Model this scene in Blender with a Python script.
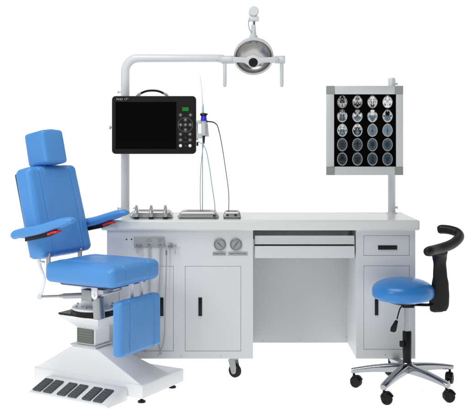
import bpy, bmesh, math, random
from mathutils import Vector, Matrix, noise
import numpy as np

random.seed(7)
for o in list(bpy.data.objects):
    bpy.data.objects.remove(o, do_unlink=True)
S = bpy.context.scene
COL = S.collection

# ------------------------------------------------------------------ camera
CZ = 1.293                 # eye height (m)
FPX = 893.0                # focal length in photo pixels (photo 468 x 412)
PX0, PY0 = 230.0, 135.0    # where the level view axis meets the photo
cam = bpy.data.cameras.new('camera')
co = bpy.data.objects.new('camera', cam)
COL.objects.link(co)
co.location = (0, 0, CZ)
co.rotation_euler = (math.radians(90), 0, 0)
cam.sensor_width = 36
cam.lens = FPX / 468 * 36
cam.shift_x = (234 - PX0) / 468
cam.shift_y = -(206 - PY0) / 468
cam.clip_end = 200
S.camera = co
S.render.resolution_x, S.render.resolution_y = 1024, 901

# ------------------------------------------------------------------ world: white studio in front, dimmed behind the camera to shade fronts and chrome,
# plus an added glow below the floor that keeps it free of shadow
W = bpy.data.worlds.new('World')
S.world = W
W.use_nodes = True
nt = W.node_tree
bgn = nt.nodes['Background']
tc = nt.nodes.new('ShaderNodeTexCoord')
sep = nt.nodes.new('ShaderNodeSeparateXYZ')
nt.links.new(tc.outputs['Generated'], sep.inputs[0])
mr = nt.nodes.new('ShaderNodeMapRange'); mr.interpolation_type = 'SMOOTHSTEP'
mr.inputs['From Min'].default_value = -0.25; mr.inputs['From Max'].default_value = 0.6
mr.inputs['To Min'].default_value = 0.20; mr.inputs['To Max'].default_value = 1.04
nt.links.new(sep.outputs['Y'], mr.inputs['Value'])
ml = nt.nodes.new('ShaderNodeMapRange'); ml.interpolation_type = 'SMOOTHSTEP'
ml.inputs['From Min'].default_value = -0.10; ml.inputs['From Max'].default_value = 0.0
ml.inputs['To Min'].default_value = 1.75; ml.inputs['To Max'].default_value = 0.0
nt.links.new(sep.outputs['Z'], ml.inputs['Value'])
mc = nt.nodes.new('ShaderNodeMapRange'); mc.interpolation_type = 'SMOOTHSTEP'   # world darkened above the backdrop for stronger reflections
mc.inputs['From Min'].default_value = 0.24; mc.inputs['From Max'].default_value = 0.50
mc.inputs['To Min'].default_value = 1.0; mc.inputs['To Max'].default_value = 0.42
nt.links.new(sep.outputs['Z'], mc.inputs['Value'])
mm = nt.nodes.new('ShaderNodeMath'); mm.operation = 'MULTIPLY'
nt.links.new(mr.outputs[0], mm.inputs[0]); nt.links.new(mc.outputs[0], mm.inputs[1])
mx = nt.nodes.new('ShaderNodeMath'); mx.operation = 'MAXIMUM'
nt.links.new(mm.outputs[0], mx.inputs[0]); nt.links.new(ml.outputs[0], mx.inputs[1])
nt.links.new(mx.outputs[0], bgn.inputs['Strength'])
bgn.inputs['Color'].default_value = (1, 1, 1, 1)

def area(name, loc, target, size, power, size_y=None, color=(1, 1, 1)):
    l = bpy.data.lights.new(name, 'AREA')
    l.energy = power; l.color = color
    l.shape = 'RECTANGLE'; l.size = size; l.size_y = size_y or size
    o = bpy.data.objects.new(name, l); COL.objects.link(o)
    o.location = loc
    o.rotation_euler = (Vector(target) - Vector(loc)).to_track_quat('-Z', 'Y').to_euler()
    return o
area('softbox_overhead', (-0.6, 3.6, 3.6), (0, 4.7, 0.6), 2.2, 58, 1.6)
area('softbox_left', (-3.2, 2.2, 2.2), (-0.4, 4.5, 0.7), 1.2, 10, 1.8)
low = area('chair_fill', (-1.75, 2.9, 1.9), (-0.72, 4.40, 0.10), 0.8, 4.2, 0.8)  # added unseen fill lamp, brightens the white chair base
low.data.spread = math.radians(75)

S.view_settings.view_transform = 'Standard'
S.view_settings.look = 'None'
S.view_settings.exposure = 0
S.view_settings.gamma = 1
S.cycles.use_denoising = True
S.cycles.max_bounces = 8
S.cycles.caustics_reflective = False
S.cycles.blur_glossy = 0.5

# ------------------------------------------------------------------ materials
def mat(name, col, rough=0.5, metal=0.0, coat=0.0, spec=0.5, bump=0, bscale=200, vary=0.0, vscale=8.0,
        emit=0.0, trans=0.0, rvary=0.0):
    m = bpy.data.materials.new(name); m.use_nodes = True
    t = m.node_tree; b = t.nodes['Principled BSDF']
    b.inputs['Base Color'].default_value = (*col, 1)
    b.inputs['Roughness'].default_value = rough
    b.inputs['Metallic'].default_value = metal
    b.inputs['Coat Weight'].default_value = coat
    b.inputs['Coat Roughness'].default_value = 0.12
    b.inputs['Specular IOR Level'].default_value = spec
    b.inputs['Transmission Weight'].default_value = trans
    if emit:
        b.inputs['Emission Color'].default_value = (*col, 1)
        b.inputs['Emission Strength'].default_value = emit
    if vary or bump or rvary:
        c = t.nodes.new('ShaderNodeTexCoord')
    if vary or rvary:
        n = t.nodes.new('ShaderNodeTexNoise'); n.inputs['Scale'].default_value = vscale
        n.inputs['Detail'].default_value = 6
        t.links.new(c.outputs['Object'], n.inputs['Vector'])
    if vary:
        mixn = t.nodes.new('ShaderNodeMix'); mixn.data_type = 'RGBA'
        mixn.inputs['A'].default_value = (*[x * (1 - vary) for x in col], 1)
        mixn.inputs['B'].default_value = (*[min(1, x * (1 + vary)) for x in col], 1)
        t.links.new(n.outputs['Fac'], mixn.inputs['Factor'])
        t.links.new(mixn.outputs['Result'], b.inputs['Base Color'])
    if rvary:
        r = t.nodes.new('ShaderNodeMapRange')
        r.inputs['To Min'].default_value = max(0, rough - rvary); r.inputs['To Max'].default_value = rough + rvary
        t.links.new(n.outputs['Fac'], r.inputs['Value']); t.links.new(r.outputs[0], b.inputs['Roughness'])
    if bump:
        n2 = t.nodes.new('ShaderNodeTexNoise'); n2.inputs['Scale'].default_value = bscale
        n2.inputs['Detail'].default_value = 3
        t.links.new(c.outputs['Object'], n2.inputs['Vector'])
        bp = t.nodes.new('ShaderNodeBump'); bp.inputs['Strength'].default_value = bump
        bp.inputs['Distance'].default_value = 0.001
        t.links.new(n2.outputs['Fac'], bp.inputs['Height']); t.links.new(bp.outputs[0], b.inputs['Normal'])
    return m

M = {}
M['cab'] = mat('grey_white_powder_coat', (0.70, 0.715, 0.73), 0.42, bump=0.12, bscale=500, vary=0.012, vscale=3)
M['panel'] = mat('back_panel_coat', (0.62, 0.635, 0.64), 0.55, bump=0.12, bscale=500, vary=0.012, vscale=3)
M['top'] = mat('worktop_gloss', (0.73, 0.755, 0.735), 0.22, bump=0.03, bscale=300, vary=0.01, vscale=5)
M['white'] = mat('white_enamel', (0.90, 0.905, 0.915), 0.33, vary=0.004, vscale=6)
M['pole'] = mat('white_pole_paint', (0.70, 0.72, 0.745), 0.28, vary=0.005, vscale=9)
M['lampw'] = mat('lamp_white_plastic', (0.60, 0.625, 0.635), 0.38, vary=0.005)
M['black'] = mat('black_plastic', (0.010, 0.010, 0.011), 0.38, spec=0.22, bump=0.1, bscale=600)
M['pu'] = mat('black_polyurethane', (0.006, 0.006, 0.0065), 0.40, spec=0.30, bump=0.2, bscale=700, rvary=0.06, vscale=30)
M['rubber'] = mat('black_rubber', (0.014, 0.014, 0.015), 0.6, spec=.25, bump=0.2, bscale=500)
M['dgrey'] = mat('dark_grey_face', (0.012, 0.012, 0.0125), 0.5, spec=.15)
M['grey'] = mat('grey_metal_plate', (0.40, 0.41, 0.41), 0.4, metal=0.0, vary=0.03)
M['gauge'] = mat('gauge_face', (0.33, 0.34, 0.34), 0.35, vary=0.05, vscale=60)
M['gaugerim'] = mat('gauge_rim', (0.25, 0.24, 0.24), 0.3, metal=0.4)
M['ink'] = mat('dark_ink', (0.05, 0.05, 0.05), 0.6)
M['greyink'] = mat('grey_ink', (0.22, 0.22, 0.22), 0.6)
M['silverink'] = mat('silver_ink', (0.45, 0.45, 0.45), 0.4)
M['screen'] = mat('screen_glass', (0.0015, 0.0015, 0.0015), 0.10, spec=0.10)
M['led'] = mat('green_led', (0.0, 0.20, 0.012), 0.4, emit=0.8)
M['button'] = mat('grey_button', (0.09, 0.09, 0.09), 0.4)
M['wbutton'] = mat('white_button', (0.85, 0.85, 0.85), 0.4)
M['chrome'] = mat('chrome', (0.52, 0.53, 0.55), 0.10, metal=1.0, rvary=0.03, vscale=20)
M['castalu'] = mat('polished_aluminium', (0.40, 0.41, 0.43), 0.12, metal=1.0, rvary=0.05, vscale=14, bump=0.1, bscale=60)
M['steel'] = mat('brushed_steel', (0.52, 0.52, 0.52), 0.30, metal=0.9)
M['traysteel'] = mat('satin_tray_steel', (0.50, 0.505, 0.50), 0.30, metal=0.6)
M['satin'] = mat('satin_grey_steel', (0.40, 0.41, 0.42), 0.34, metal=0.75)
M['reflector'] = mat('lamp_reflector', (0.52, 0.50, 0.49), 0.27, metal=1.0, rvary=0.10, vscale=8, bump=1.0, bscale=30)
M['housing'] = mat('grey_housing', (0.33, 0.34, 0.34), 0.45, vary=0.03)
M['bellow'] = mat('olive_grey_bellows', (0.165, 0.175, 0.15), 0.6, vary=0.05)
M['red'] = mat('red_plastic', (0.72, 0.012, 0.015), 0.35)
M['blue'] = mat('blue_leatherette', (0.075, 0.285, 0.66), 0.40, bump=0.30, bscale=420, vary=0.02, vscale=4)
M['bluestool'] = mat('bright_blue_vinyl', (0.034, 0.235, 0.63), 0.27, bump=0.12, bscale=380)
M['bluedark'] = mat('dark_blue_backing', (0.03, 0.07, 0.20), 0.5)
M['pedal'] = mat('pedal_rubber', (0.085, 0.088, 0.092), 0.55, bump=0.3, bscale=500)
M['alu'] = mat('light_aluminium', (0.62, 0.63, 0.64), 0.45, metal=0.15, vary=0.02)
M['corner'] = mat('grey_corner_plastic', (0.30, 0.31, 0.31), 0.5)
M['hose'] = mat('grey_hose', (0.42, 0.42, 0.42), 0.35)
M['bhose'] = mat('pale_blue_hose', (0.25, 0.42, 0.50), 0.3)
M['bluering'] = mat('royal_blue_plastic', (0.03, 0.03, 0.62), 0.3)
M['glass'] = mat('pale_blue_plastic', (0.42, 0.58, 0.66), 0.15)
M['slot'] = mat('dark_slot', (0.03, 0.03, 0.03), 0.6)

# white floor made translucent so the added glow below washes out its shadows
fm = bpy.data.materials.new('glow_through_floor'); fm.use_nodes = True
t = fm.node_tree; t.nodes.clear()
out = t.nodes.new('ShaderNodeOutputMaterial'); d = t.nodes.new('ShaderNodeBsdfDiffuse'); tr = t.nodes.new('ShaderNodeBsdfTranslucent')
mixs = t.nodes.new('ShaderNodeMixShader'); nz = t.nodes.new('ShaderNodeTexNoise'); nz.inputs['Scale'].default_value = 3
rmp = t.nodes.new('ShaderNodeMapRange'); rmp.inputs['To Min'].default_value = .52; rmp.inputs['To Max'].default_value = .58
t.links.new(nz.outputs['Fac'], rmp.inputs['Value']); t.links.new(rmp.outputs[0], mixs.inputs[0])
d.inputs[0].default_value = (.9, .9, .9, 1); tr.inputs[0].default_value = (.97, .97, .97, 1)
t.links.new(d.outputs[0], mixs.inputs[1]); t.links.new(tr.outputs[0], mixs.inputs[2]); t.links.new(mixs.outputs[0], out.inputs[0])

# ------------------------------------------------------------------ geometry helpers
def P(px, py, Y):
    """a point of the place at distance Y that the photo shows at (px, py)"""
    return Vector(((px - PX0) / FPX * Y, Y, CZ - (py - PY0) / FPX * Y))
def sz(px, Y):
    return px / FPX * Y
class B:
    def __init__(s): s.m = bmesh.new()
    def box(s, a, b, bev=0.0, seg=2, mtx=None):
        a, b = Vector(a), Vector(b)
        lo = Vector([min(a[i], b[i]) for i in range(3)]); hi = Vector([max(a[i], b[i]) for i in range(3)])
        t = bmesh.new()
        bmesh.ops.create_cube(t, size=1)
        for v in t.verts:
            v.co = Vector([(lo[i] + hi[i]) / 2 + v.co[i] * (hi[i] - lo[i]) for i in range(3)])
        if bev: bmesh.ops.bevel(t, geom=t.edges[:], offset=bev, segments=seg, profile=0.5, affect='EDGES')
        s._join(t, mtx); return s
    def _join(s, t, mtx=None):
        if mtx is not None: bmesh.ops.transform(t, matrix=mtx, verts=t.verts)
        me = bpy.data.meshes.new('tmp'); t.to_mesh(me); t.free()
        s.m.from_mesh(me); bpy.data.meshes.remove(me)
    def prism(s, pts, off, bev=0.0, seg=2):
        """polygon (3D points) extruded by off"""
        t = bmesh.new(); off = Vector(off)
        vs = [t.verts.new(p) for p in pts]; f = t.faces.new(vs)
        r = bmesh.ops.extrude_face_region(t, geom=[f])
        bmesh.ops.translate(t, vec=off, verts=[e for e in r['geom'] if isinstance(e, bmesh.types.BMVert)])
        bmesh.ops.recalc_face_normals(t, faces=t.faces)
        if bev: bmesh.ops.bevel(t, geom=t.edges[:], offset=bev, segments=seg, profile=0.5, affect='EDGES')
        s._join(t); return s
    def hull(s, pts, bev=0.0, seg=2):
        t = bmesh.new()
        for p in pts: t.verts.new(p)
        bmesh.ops.convex_hull(t, input=t.verts)
        bmesh.ops.dissolve_limit(t, angle_limit=0.02, verts=t.verts, edges=t.edges)
        if bev: bmesh.ops.bevel(t, geom=t.edges[:], offset=bev, segments=seg, profile=0.5, affect='EDGES')
        s._join(t); return s
    def lathe(s, prof, origin=(0, 0, 0), axis=(0, 0, 1), seg=40):
        """prof: list of (radius, height along axis)"""
        t = bmesh.new(); q = Vector((0, 0, 1)).rotation_difference(Vector(axis).normalized()); o = Vector(origin)
        rings = []
        for r, h in prof:
            if r < 1e-6: rings.append([t.verts.new(o + q @ Vector((0, 0, h)))])
            else: rings.append([t.verts.new(o + q @ Vector((r * math.cos(2 * math.pi * k / seg), r * math.sin(2 * math.pi * k / seg), h))) for k in range(seg)])
        for A, C in zip(rings, rings[1:]):
            for k in range(seg):
                k2 = (k + 1) % seg
                if len(A) == 1 and len(C) == 1: break
                if len(A) == 1: t.faces.new((A[0], C[k], C[k2]))
                elif len(C) == 1: t.faces.new((A[k], A[k2], C[0]))
                else: t.faces.new((A[k], A[k2], C[k2], C[k]))
        for R in (rings[0], rings[-1]):
            if len(R) > 1 and not s_open[0]: t.faces.new(R)
        bmesh.ops.recalc_face_normals(t, faces=t.faces)
        s._join(t); return s
    def cyl(s, p0, p1, r, r1=None, seg=28, bev=0.0):
        p0, p1 = Vector(p0), Vector(p1); L = (p1 - p0).length; r1 = r if r1 is None else r1
        b = min(bev or min(r, r1, L) * 0.12, L * .4)
        return s.lathe([(0, 0), (r - b, 0), (r, b), (r1, L - b), (r1 - b, L), (0, L)], p0, p1 - p0, seg)
    def tube(s, pts, r, seg=12, res=8, smooth=True, flat=None):
        """swept tube; r a number or one per point (or (rx, ry) pairs); flat: reference direction for the first radius"""
        pts = [Vector(p) for p in pts]; n = len(pts)
        rr = [r] * n if not isinstance(r, (list, tuple)) else list(r)
        rr = [(x, x) if not isinstance(x, (tuple, list)) else x for x in rr]
        P2, R2 = [], []
        if smooth and n > 2:
            for i in range(n - 1):
                a, b, c, d_ = pts[max(i - 1, 0)], pts[i], pts[i + 1], pts[min(i + 2, n - 1)]
                for k in range(res):
                    u = k / res
                    P2.append(0.5 * ((2 * b) + (c - a) * u + (2 * a - 5 * b + 4 * c - d_) * u * u + (3 * b - a - 3 * c + d_) * u ** 3))
                    w = u * u * (3 - 2 * u)
                    R2.append(tuple(rr[i][j] * (1 - w) + rr[i + 1][j] * w for j in (0, 1)))
            P2.append(pts[-1]); R2.append(rr[-1])
        else: P2, R2 = pts, rr
        t = bmesh.new(); rings = []
        ref = Vector(flat) if flat is not None else None
        N = None
        for i, p in enumerate(P2):
            T = (P2[min(i + 1, len(P2) - 1)] - P2[max(i - 1, 0)]).normalized()
            if ref is not None: N = (ref - T * ref.dot(T)).normalized()
            elif N is None: N = T.orthogonal().normalized()
            else: N = (N - T * N.dot(T)).normalized()
            Bn = T.cross(N)
            rings.append([t.verts.new(p + N * (math.cos(2 * math.pi * k / seg) * R2[i][0]) + Bn * (math.sin(2 * math.pi * k / seg) * R2[i][1])) for k in range(seg)])
        for A, C in zip(rings, rings[1:]):
            for k in range(seg): t.faces.new((A[k], A[(k + 1) % seg], C[(k + 1) % seg], C[k]))
        for R, pp, sgn in ((rings[0], P2[0] - (P2[1] - P2[0]).normalized() * min(R2[0]) * .45, 1), (rings[-1], P2[-1] + (P2[-1] - P2[-2]).normalized() * min(R2[-1]) * .45, -1)):
            c = sum((v.co for v in R), Vector()) / seg
            mid = [t.verts.new(c.lerp(v.co, .78) + (pp - c) * .8) for v in R]; tip = t.verts.new(pp)
            for k in range(seg):
                t.faces.new((R[k], R[(k + 1) % seg], mid[(k + 1) % seg], mid[k])); t.faces.new((mid[k], mid[(k + 1) % seg], tip))
        bmesh.ops.recalc_face_normals(t, faces=t.faces)
        s._join(t); return s
    def cushion(s, h, r, mtx=None, bulge=(0, 0, 0), n=26, warp=None):
        """rounded box of half sizes h, edge radius r; bulge pushes each pair of faces out; warp(p, nrm) moves points"""
        t = bmesh.new(); h = Vector(h)
        if not isinstance(r, (list, tuple)): r = (r, r, r)
        rm = min(r)
        def axis(i):
            inner = h[i] - rm
            c = [inner + rm * math.tan(math.radians(a)) for a in (9, 18, 27, 36, 45)]
            ni = n[i] if isinstance(n, tuple) else n
            m = [inner * (-1 + 2 * k / ni) for k in range(ni + 1)]
            return [-x for x in reversed(c)] + m + c
        ax = [axis(i) for i in range(3)]
        inner = Vector([h[i] - rm for i in range(3)])
        for a in range(3):
            b, c = (a + 1) % 3, (a + 2) % 3
            for sg in (-1, 1):
                grid = []
                for vb in ax[b]:
                    row = []
                    for vc in ax[c]:
                        p = Vector((0, 0, 0)); p[a] = sg * h[a]; p[b] = vb; p[c] = vc
                        q = Vector([max(-inner[i], min(inner[i], p[i])) for i in range(3)])
                        nrm = (p - q).normalized(); o = q + nrm * rm
                        for i in range(3):
                            j, k = (i + 1) % 3, (i + 2) % 3
                            w = (1 - (o[j] / h[j]) ** 2) * (1 - (o[k] / h[k]) ** 2)
                            o = o + Vector([nrm[i] * bulge[i] * max(0, w) if m_ == i else 0 for m_ in range(3)])
                        if warp: o = warp(o, nrm)
                        row.append(t.verts.new(o))
                    grid.append(row)
                for i in range(len(grid) - 1):
                    for j in range(len(grid[0]) - 1):
                        f = (grid[i][j], grid[i + 1][j], grid[i + 1][j + 1], grid[i][j + 1])
                        t.faces.new(f if sg > 0 else f[::-1])
        bmesh.ops.remove_doubles(t, verts=t.verts, dist=1e-5)
        bmesh.ops.recalc_face_normals(t, faces=t.faces)
        s._join(t, mtx); return s
    def plate(s, x0, x1, z0, z1, holes, y, th):
        """upright sheet facing the camera with rectangular openings"""
        xs = sorted({x0, x1, *[v for q in holes for v in (q[0], q[1])]}); zs = sorted({z0, z1, *[v for q in holes for v in (q[2], q[3])]})
        t = bmesh.new(); V = {(x, z): t.verts.new((x, y, z)) for x in xs for z in zs}
        for i in range(len(xs) - 1):
            for j in range(len(zs) - 1):
                cx, cz = (xs[i] + xs[i + 1]) / 2, (zs[j] + zs[j + 1]) / 2
                if any(q[0] < cx < q[1] and q[2] < cz < q[3] for q in holes): continue
                t.faces.new((V[xs[i], zs[j]], V[xs[i + 1], zs[j]], V[xs[i + 1], zs[j + 1]], V[xs[i], zs[j + 1]]))
        r = bmesh.ops.extrude_face_region(t, geom=t.faces[:])
        bmesh.ops.translate(t, vec=(0, th, 0), verts=[e for e in r['geom'] if isinstance(e, bmesh.types.BMVert)])
        bmesh.ops.recalc_face_normals(t, faces=t.faces)
        s._join(t); return s
    def text(s, body, center, height, depth=0.0004, width=None):
        c = bpy.data.curves.new('t', 'FONT'); c.body = body; c.size = 1; c.align_x = 'CENTER'; c.align_y = 'CENTER'; c.extrude = 0
        o = bpy.data.objects.new('t', c); COL.objects.link(o); bpy.context.view_layer.update()
        me = bpy.data.meshes.new_from_object(o); bpy.data.objects.remove(o, do_unlink=True)
        t = bmesh.new(); t.from_mesh(me); bpy.data.meshes.remove(me)
        xs = [v.co.x for v in t.verts]; ys = [v.co.y for v in t.verts]
        k = height / (max(ys) - min(ys)); kx = width / (max(xs) - min(xs)) if width else k
        mx_, my_ = (max(xs) + min(xs)) / 2, (max(ys) + min(ys)) / 2
        for v in t.verts: v.co = Vector(((v.co.x - mx_) * kx, 0, (v.co.y - my_) * k)) + Vector(center)
        r = bmesh.ops.extrude_face_region(t, geom=t.faces[:])
        bmesh.ops.translate(t, vec=(0, depth, 0), verts=[e for e in r['geom'] if isinstance(e, bmesh.types.BMVert)])
        bmesh.ops.recalc_face_normals(t, faces=t.faces)
        s._join(t); return s
s_open = [False]

def root_of(o):
    m = Matrix.Identity(4)
    while o is not None:
        m = Matrix.LocRotScale(o.location, o.rotation_euler, None) @ m; o = o.parent
    return m
def obj(name, b, material, parent=None, local=False, angle=38, label=None):
    me = bpy.data.meshes.new(name)
    m = b.m if isinstance(b, B) else b
    if parent is not None and not local:
        bmesh.ops.transform(m, matrix=root_of(parent).inverted(), verts=m.verts)
    m.to_mesh(me); m.free()
    me.materials.append(material)
    me.shade_smooth(); me.set_sharp_from_angle(angle=math.radians(angle))
    o = bpy.data.objects.new(name, me); COL.objects.link(o); o.parent = parent
    if label: o['label'] = label
    return o
def tag(o, label, cat, group=None):
    o['label'] = label; o['category'] = cat
    if group: o['group'] = group
    return o
def thing(name, label, cat, loc=(0, 0, 0), rotz=0.0, group=None):
    o = bpy.data.objects.new(name, None); COL.objects.link(o)
    o.location = loc; o.rotation_euler = (0, 0, rotz); o.empty_display_size = .1
    return tag(o, label, cat, group)
def copy_part(o, parent, off=(0, 0, 0)):
    c = o.copy(); COL.objects.link(c); c.parent = parent
    c.location = Vector(o.location) + Vector(off)
    for ch in [x for x in bpy.data.objects if x.parent == o]:
        copy_part(ch, c)
    return c

# ================================================================== floor
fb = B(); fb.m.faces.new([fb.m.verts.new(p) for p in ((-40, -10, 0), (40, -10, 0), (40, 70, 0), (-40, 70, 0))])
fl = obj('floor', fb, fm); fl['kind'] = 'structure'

# ================================================================== cabinet
YF = 4.73                              # front face of the pedestals
YB = 5.17
def X(px, Y=YF): return (px - PX0) / FPX * Y
def Z(py, Y=YF): return CZ - (py - PY0) / FPX * Y
ZTOP = Z(220.3, 4.70); ZUND = Z(230.6, 4.70); ZBOT = Z(358.6)
cab = thing('treatment_cabinet', 'long light grey dental treatment cabinet on casters with knee space, doors and gauges', 'cabinet', (X(260), 4.95, 0))
b = B()
r = 0.011
b.cushion((((X(420, 4.7) - X(101, 4.7)) / 2), (5.19 - 4.70) / 2, (ZTOP - ZUND) / 2), r, Matrix.Translation(((X(420, 4.7) + X(101, 4.7)) / 2, (5.19 + 4.70) / 2, (ZTOP + ZUND) / 2)), n=4)
obj('worktop', b, M['top'], cab)
TH = 0.02
def pedestal(x0, x1, openings):
    b = B()
    b.box((x0 + .001, YF + TH, ZBOT + .001), (x1 - .001, YB, ZUND - .001))
    b.plate(x0, x1, ZBOT, ZUND - .0005, openings, YF, TH - .0005)
    return b
def opening(px0, px1, py0, py1): return (X(px0), X(px1), Z(py1), Z(py0))
dl = opening(119, 173.6, 266, 351.2); dr = opening(185, 241, 266, 351.2)
obj('pedestal', pedestal(X(107), X(253), [dl, dr]), M['cab'], cab)
rd = opening(363.6, 409.6, 235.4, 255.6); rdo = opening(363.6, 409.6, 265.6, 349.5)
obj('pedestal', pedestal(X(356.2), X(415.3), [rd, rdo]), M['cab'], cab)
def leaf(name, q, hand, gap=.0013):
    b = B(); b.box((q[0] + gap, YF + .0015, q[2] + gap), (q[1] - gap, YF + TH - .0015, q[3] - gap), .0012, 1)
    p = obj(name, b, M['cab'], cab)
    h = B(); x0, x1, z0, z1 = X(hand[0]), X(hand[1]), Z(hand[3]), Z(hand[2])
    h.box((x0, YF - .0035, z0), (x1, YF + .0012, z1), .0015, 2)
    g = .004
    ho = obj('handle', h, M['black'], p)
    hb = B()
    if x1 - x0 > z1 - z0: hb.box((x0 + g, YF - .0065, z1 - .009), (x1 - g, YF - .0037, z1 - .004), .001, 1)
    else: hb.box((x1 - .009, YF - .0065, z0 + g), (x1 - .004, YF - .0037, z1 - g), .001, 1)
    return p
leaf('door', dl, (160, 163.4, 297.5, 316))
leaf('door', dr, (198.4, 202, 297.5, 316))
leaf('drawer', rd, (378, 397, 245.4, 249.6))
leaf('door', rdo, (374.8, 378.2, 299, 315.2))
# knee space: back panel, pull-out tray and drawer
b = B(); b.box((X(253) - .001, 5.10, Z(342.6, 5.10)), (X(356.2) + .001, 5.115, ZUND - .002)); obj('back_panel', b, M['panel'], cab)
b = B(); b.box((X(254.8), 4.748, Z(244.8)), (X(354.9), 4.764, Z(236)), .0015, 1); b.box((X(256), 4.763, Z(244.5)), (X(353.8), 5.04, Z(241.5))); obj('pull_out_tray', b, M['cab'], cab)
b = B(); b.box((X(254.8), 4.740, Z(258.4)), (X(354.9), 4.758, Z(246.3)), .0015, 1); b.box((X(256), 4.757, Z(258)), (X(353.8), 5.04, Z(249))); obj('drawer', b, M['cab'], cab)
for xa, xb in ((253, 254.5), (355.2, 356.2)):
    b = B(); b.box((X(xa), 4.775, Z(254)), (X(xb), 5.05, Z(240))); obj('drawer_rail', b, M['steel'], cab)
# screws
for px, py, Y in ((262.6, 340.3, 5.10), (347, 337, 5.10), (300, 339.6, 5.10), (181, 356, YF), (220.9, 355.8, YF), (385.4, 355, YF), (126.5, 239.3, YF), (131.5, 239.3, YF)):
    big = 1.0 if py > 250 else 1.9
    b = B(); c = P(px, py, Y); b.cyl(c, c + Vector((0, -.0015, 0)), .0022 * big, seg=12); obj('screw', b, M['greyink'] if py > 250 else M['ink'], cab)
# gauges with engraved name plates
for cx, a0 in ((219.9, (-1, 1)), (235.9, (.72, 1))):
    c = P(cx, 244.4, YF)
    b = B(); b.lathe([(0, 0), (.0315, 0), (.0315, .008), (.0285, .0105), (.0265, .0105), (.0262, .0075), (0, .0075)], c, (0, -1, 0), 40)
    g = obj('pressure_gauge', b, M['gaugerim'], cab)
    b = B(); b.lathe([(0, .0077), (.0261, .0077), (.0261, .0082), (0, .0084)], c, (0, -1, 0), 40); obj('dial', b, M['gauge'], g)
    b = B()
    for k in range(11):
        an = math.radians(225 - 27 * k); e = Vector((math.cos(an), 0, math.sin(an))); q = c + Vector((0, -.0086, 0))
        b.tube([q + e * .0205, q + e * .0245], .00045, 5, smooth=False)
    obj('tick_marks', b, M['greyink'], g)
    dv = Vector((a0[0], 0, a0[1])).normalized(); q = c + Vector((0, -.0095, 0))
    b = B(); b.tube([q - dv * .021, q, q + dv * .012], [.0007, .0011, .0016], 6, smooth=False); b.cyl(q, q + Vector((0, -.001, 0)), .0025, seg=14)
    b.tube([q + dv * .012, q + dv * .019], [.0024, .0005], 6, smooth=False)
    obj('needle', b, M['ink'], g)
for x0, x1, tx in ((212.6, 226.2, 'Positive Press.'), (228, 247.6, 'Negative Pressure Gauge')):
    a, e = P(x0, 251.6, YF), P(x1, 255.5, YF)
    b = B(); b.box((a.x, YF - .0018, e.z), (e.x, YF - .0002, a.z), .0006, 1); n = obj('name_plate', b, M['grey'], cab)
    b = B(); b.text(tx, ((a.x + e.x) / 2, YF - .0024, (a.z + e.z) / 2), (a.z - e.z) * .42, width=(e.x - a.x) * .86); obj('lettering', b, M['ink'], n)
# connector plate with hoses
a, e = P(134, 237, YF), P(164.6, 247, YF)
b = B(); b.box((a.x, YF - .006, e.z), (e.x, YF - .0002, a.z), .0015, 2); cp = obj('connector_plate', b, M['grey'], cab)
for cx, rows in ((149.2, ((239.2, 4.2), (240.9, 6.4))), (160.2, ((238.7, 4.2), (239.9, 4.6), (241.3, 3.6)))):
    b = B()
    for py, w in rows:
        c = P(cx, py, YF); rx = -sz(w / 2, YF)
        while rx < sz(w / 2, YF):
            ww = random.uniform(.0016, .004)
            b.box((c.x + rx, YF - .0066, c.z - .0016), (c.x + rx + ww, YF - .0061, c.z + .0016)); rx += ww + .0011
    obj('printed_mark', b, M['greyink'], cp)
for cx in (137.2, 140.8, 149.3, 160.2):
    c = P(cx, 244.8, YF); b = B(); rr = .0045 if cx > 145 else .003
    b.cyl(c + Vector((0, -.004, 0)), c + Vector((0, -.014, 0)), rr * 1.25, seg=16); b.cyl(c + Vector((0, -.010, .002)), c + Vector((0, -.010, -.012)), rr * .9, seg=12)
    obj('hose_socket', b, M['gaugerim'], cp)
def hz(pts, r, m, name='hose', par=cab):
    b = B(); b.tube([P(*p) for p in pts], r, 10, 8); return obj(name, b, m, par)
yh = YF - .012
hz([(137.2, 246, yh), (137, 250, yh), (137.6, 253, yh - .004), (139, 254, yh - .006), (140.6, 253, yh - .004), (141, 250, yh), (140.8, 246, yh)], .0021, M['steel'])
hz([(149.3, 246, yh), (149.4, 262, yh), (149.2, 300, yh), (148.6, 335, yh - .004), (145, 352, yh - .01)], .0037, M['hose'])
hz([(160.2, 246, yh), (160.2, 262, yh), (159, 300, yh), (158, 335, yh - .004), (161, 354, yh - .01)], .0040, M['hose'])
# hanger rail with hose
b = B(); yk = YF - .022
for px in (165, 170.3, 175.5): b.cyl(P(px, 245.6, YF - .0002), P(px, 245.6, yk - .004), .0032, seg=12)
b.tube([P(163.5, 244.6, yk), P(165.5, 246, yk), P(170, 244.2, yk), (P(174.5, 246, yk)), P(176.6, 244.6, yk)], .0031, 10)
b.cyl(P(170.4, 245.6, YF - .0002), P(170.4, 245.6, YF - .006), .014, seg=24)
hk = obj('hose_hanger', b, M['satin'], cab)
b = B(); b.tube([P(170, 246, yk), P(170.2, 249, yk), P(170, 253.5, yk)], .0022, 8); b.tube([P(173.5, 246, yk), P(174.8, 249, yk), P(175.6, 253.6, yk)], .0026, 8)
obj('hook', b, M['hose'], hk)
hz([(166.3, 246.5, yk), (166.4, 251, yk), (166.2, 275, yk), (165, 310, yk), (164.6, 335, yk), (162, 348, yk), (158, 356, yk)], .0036, M['hose'])
b = B(); b.cyl(P(166.4, 250.5, yk), P(166.35, 255, yk), .0048, seg=14); obj('hose_collar', b, M['gaugerim'], cab)

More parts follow.
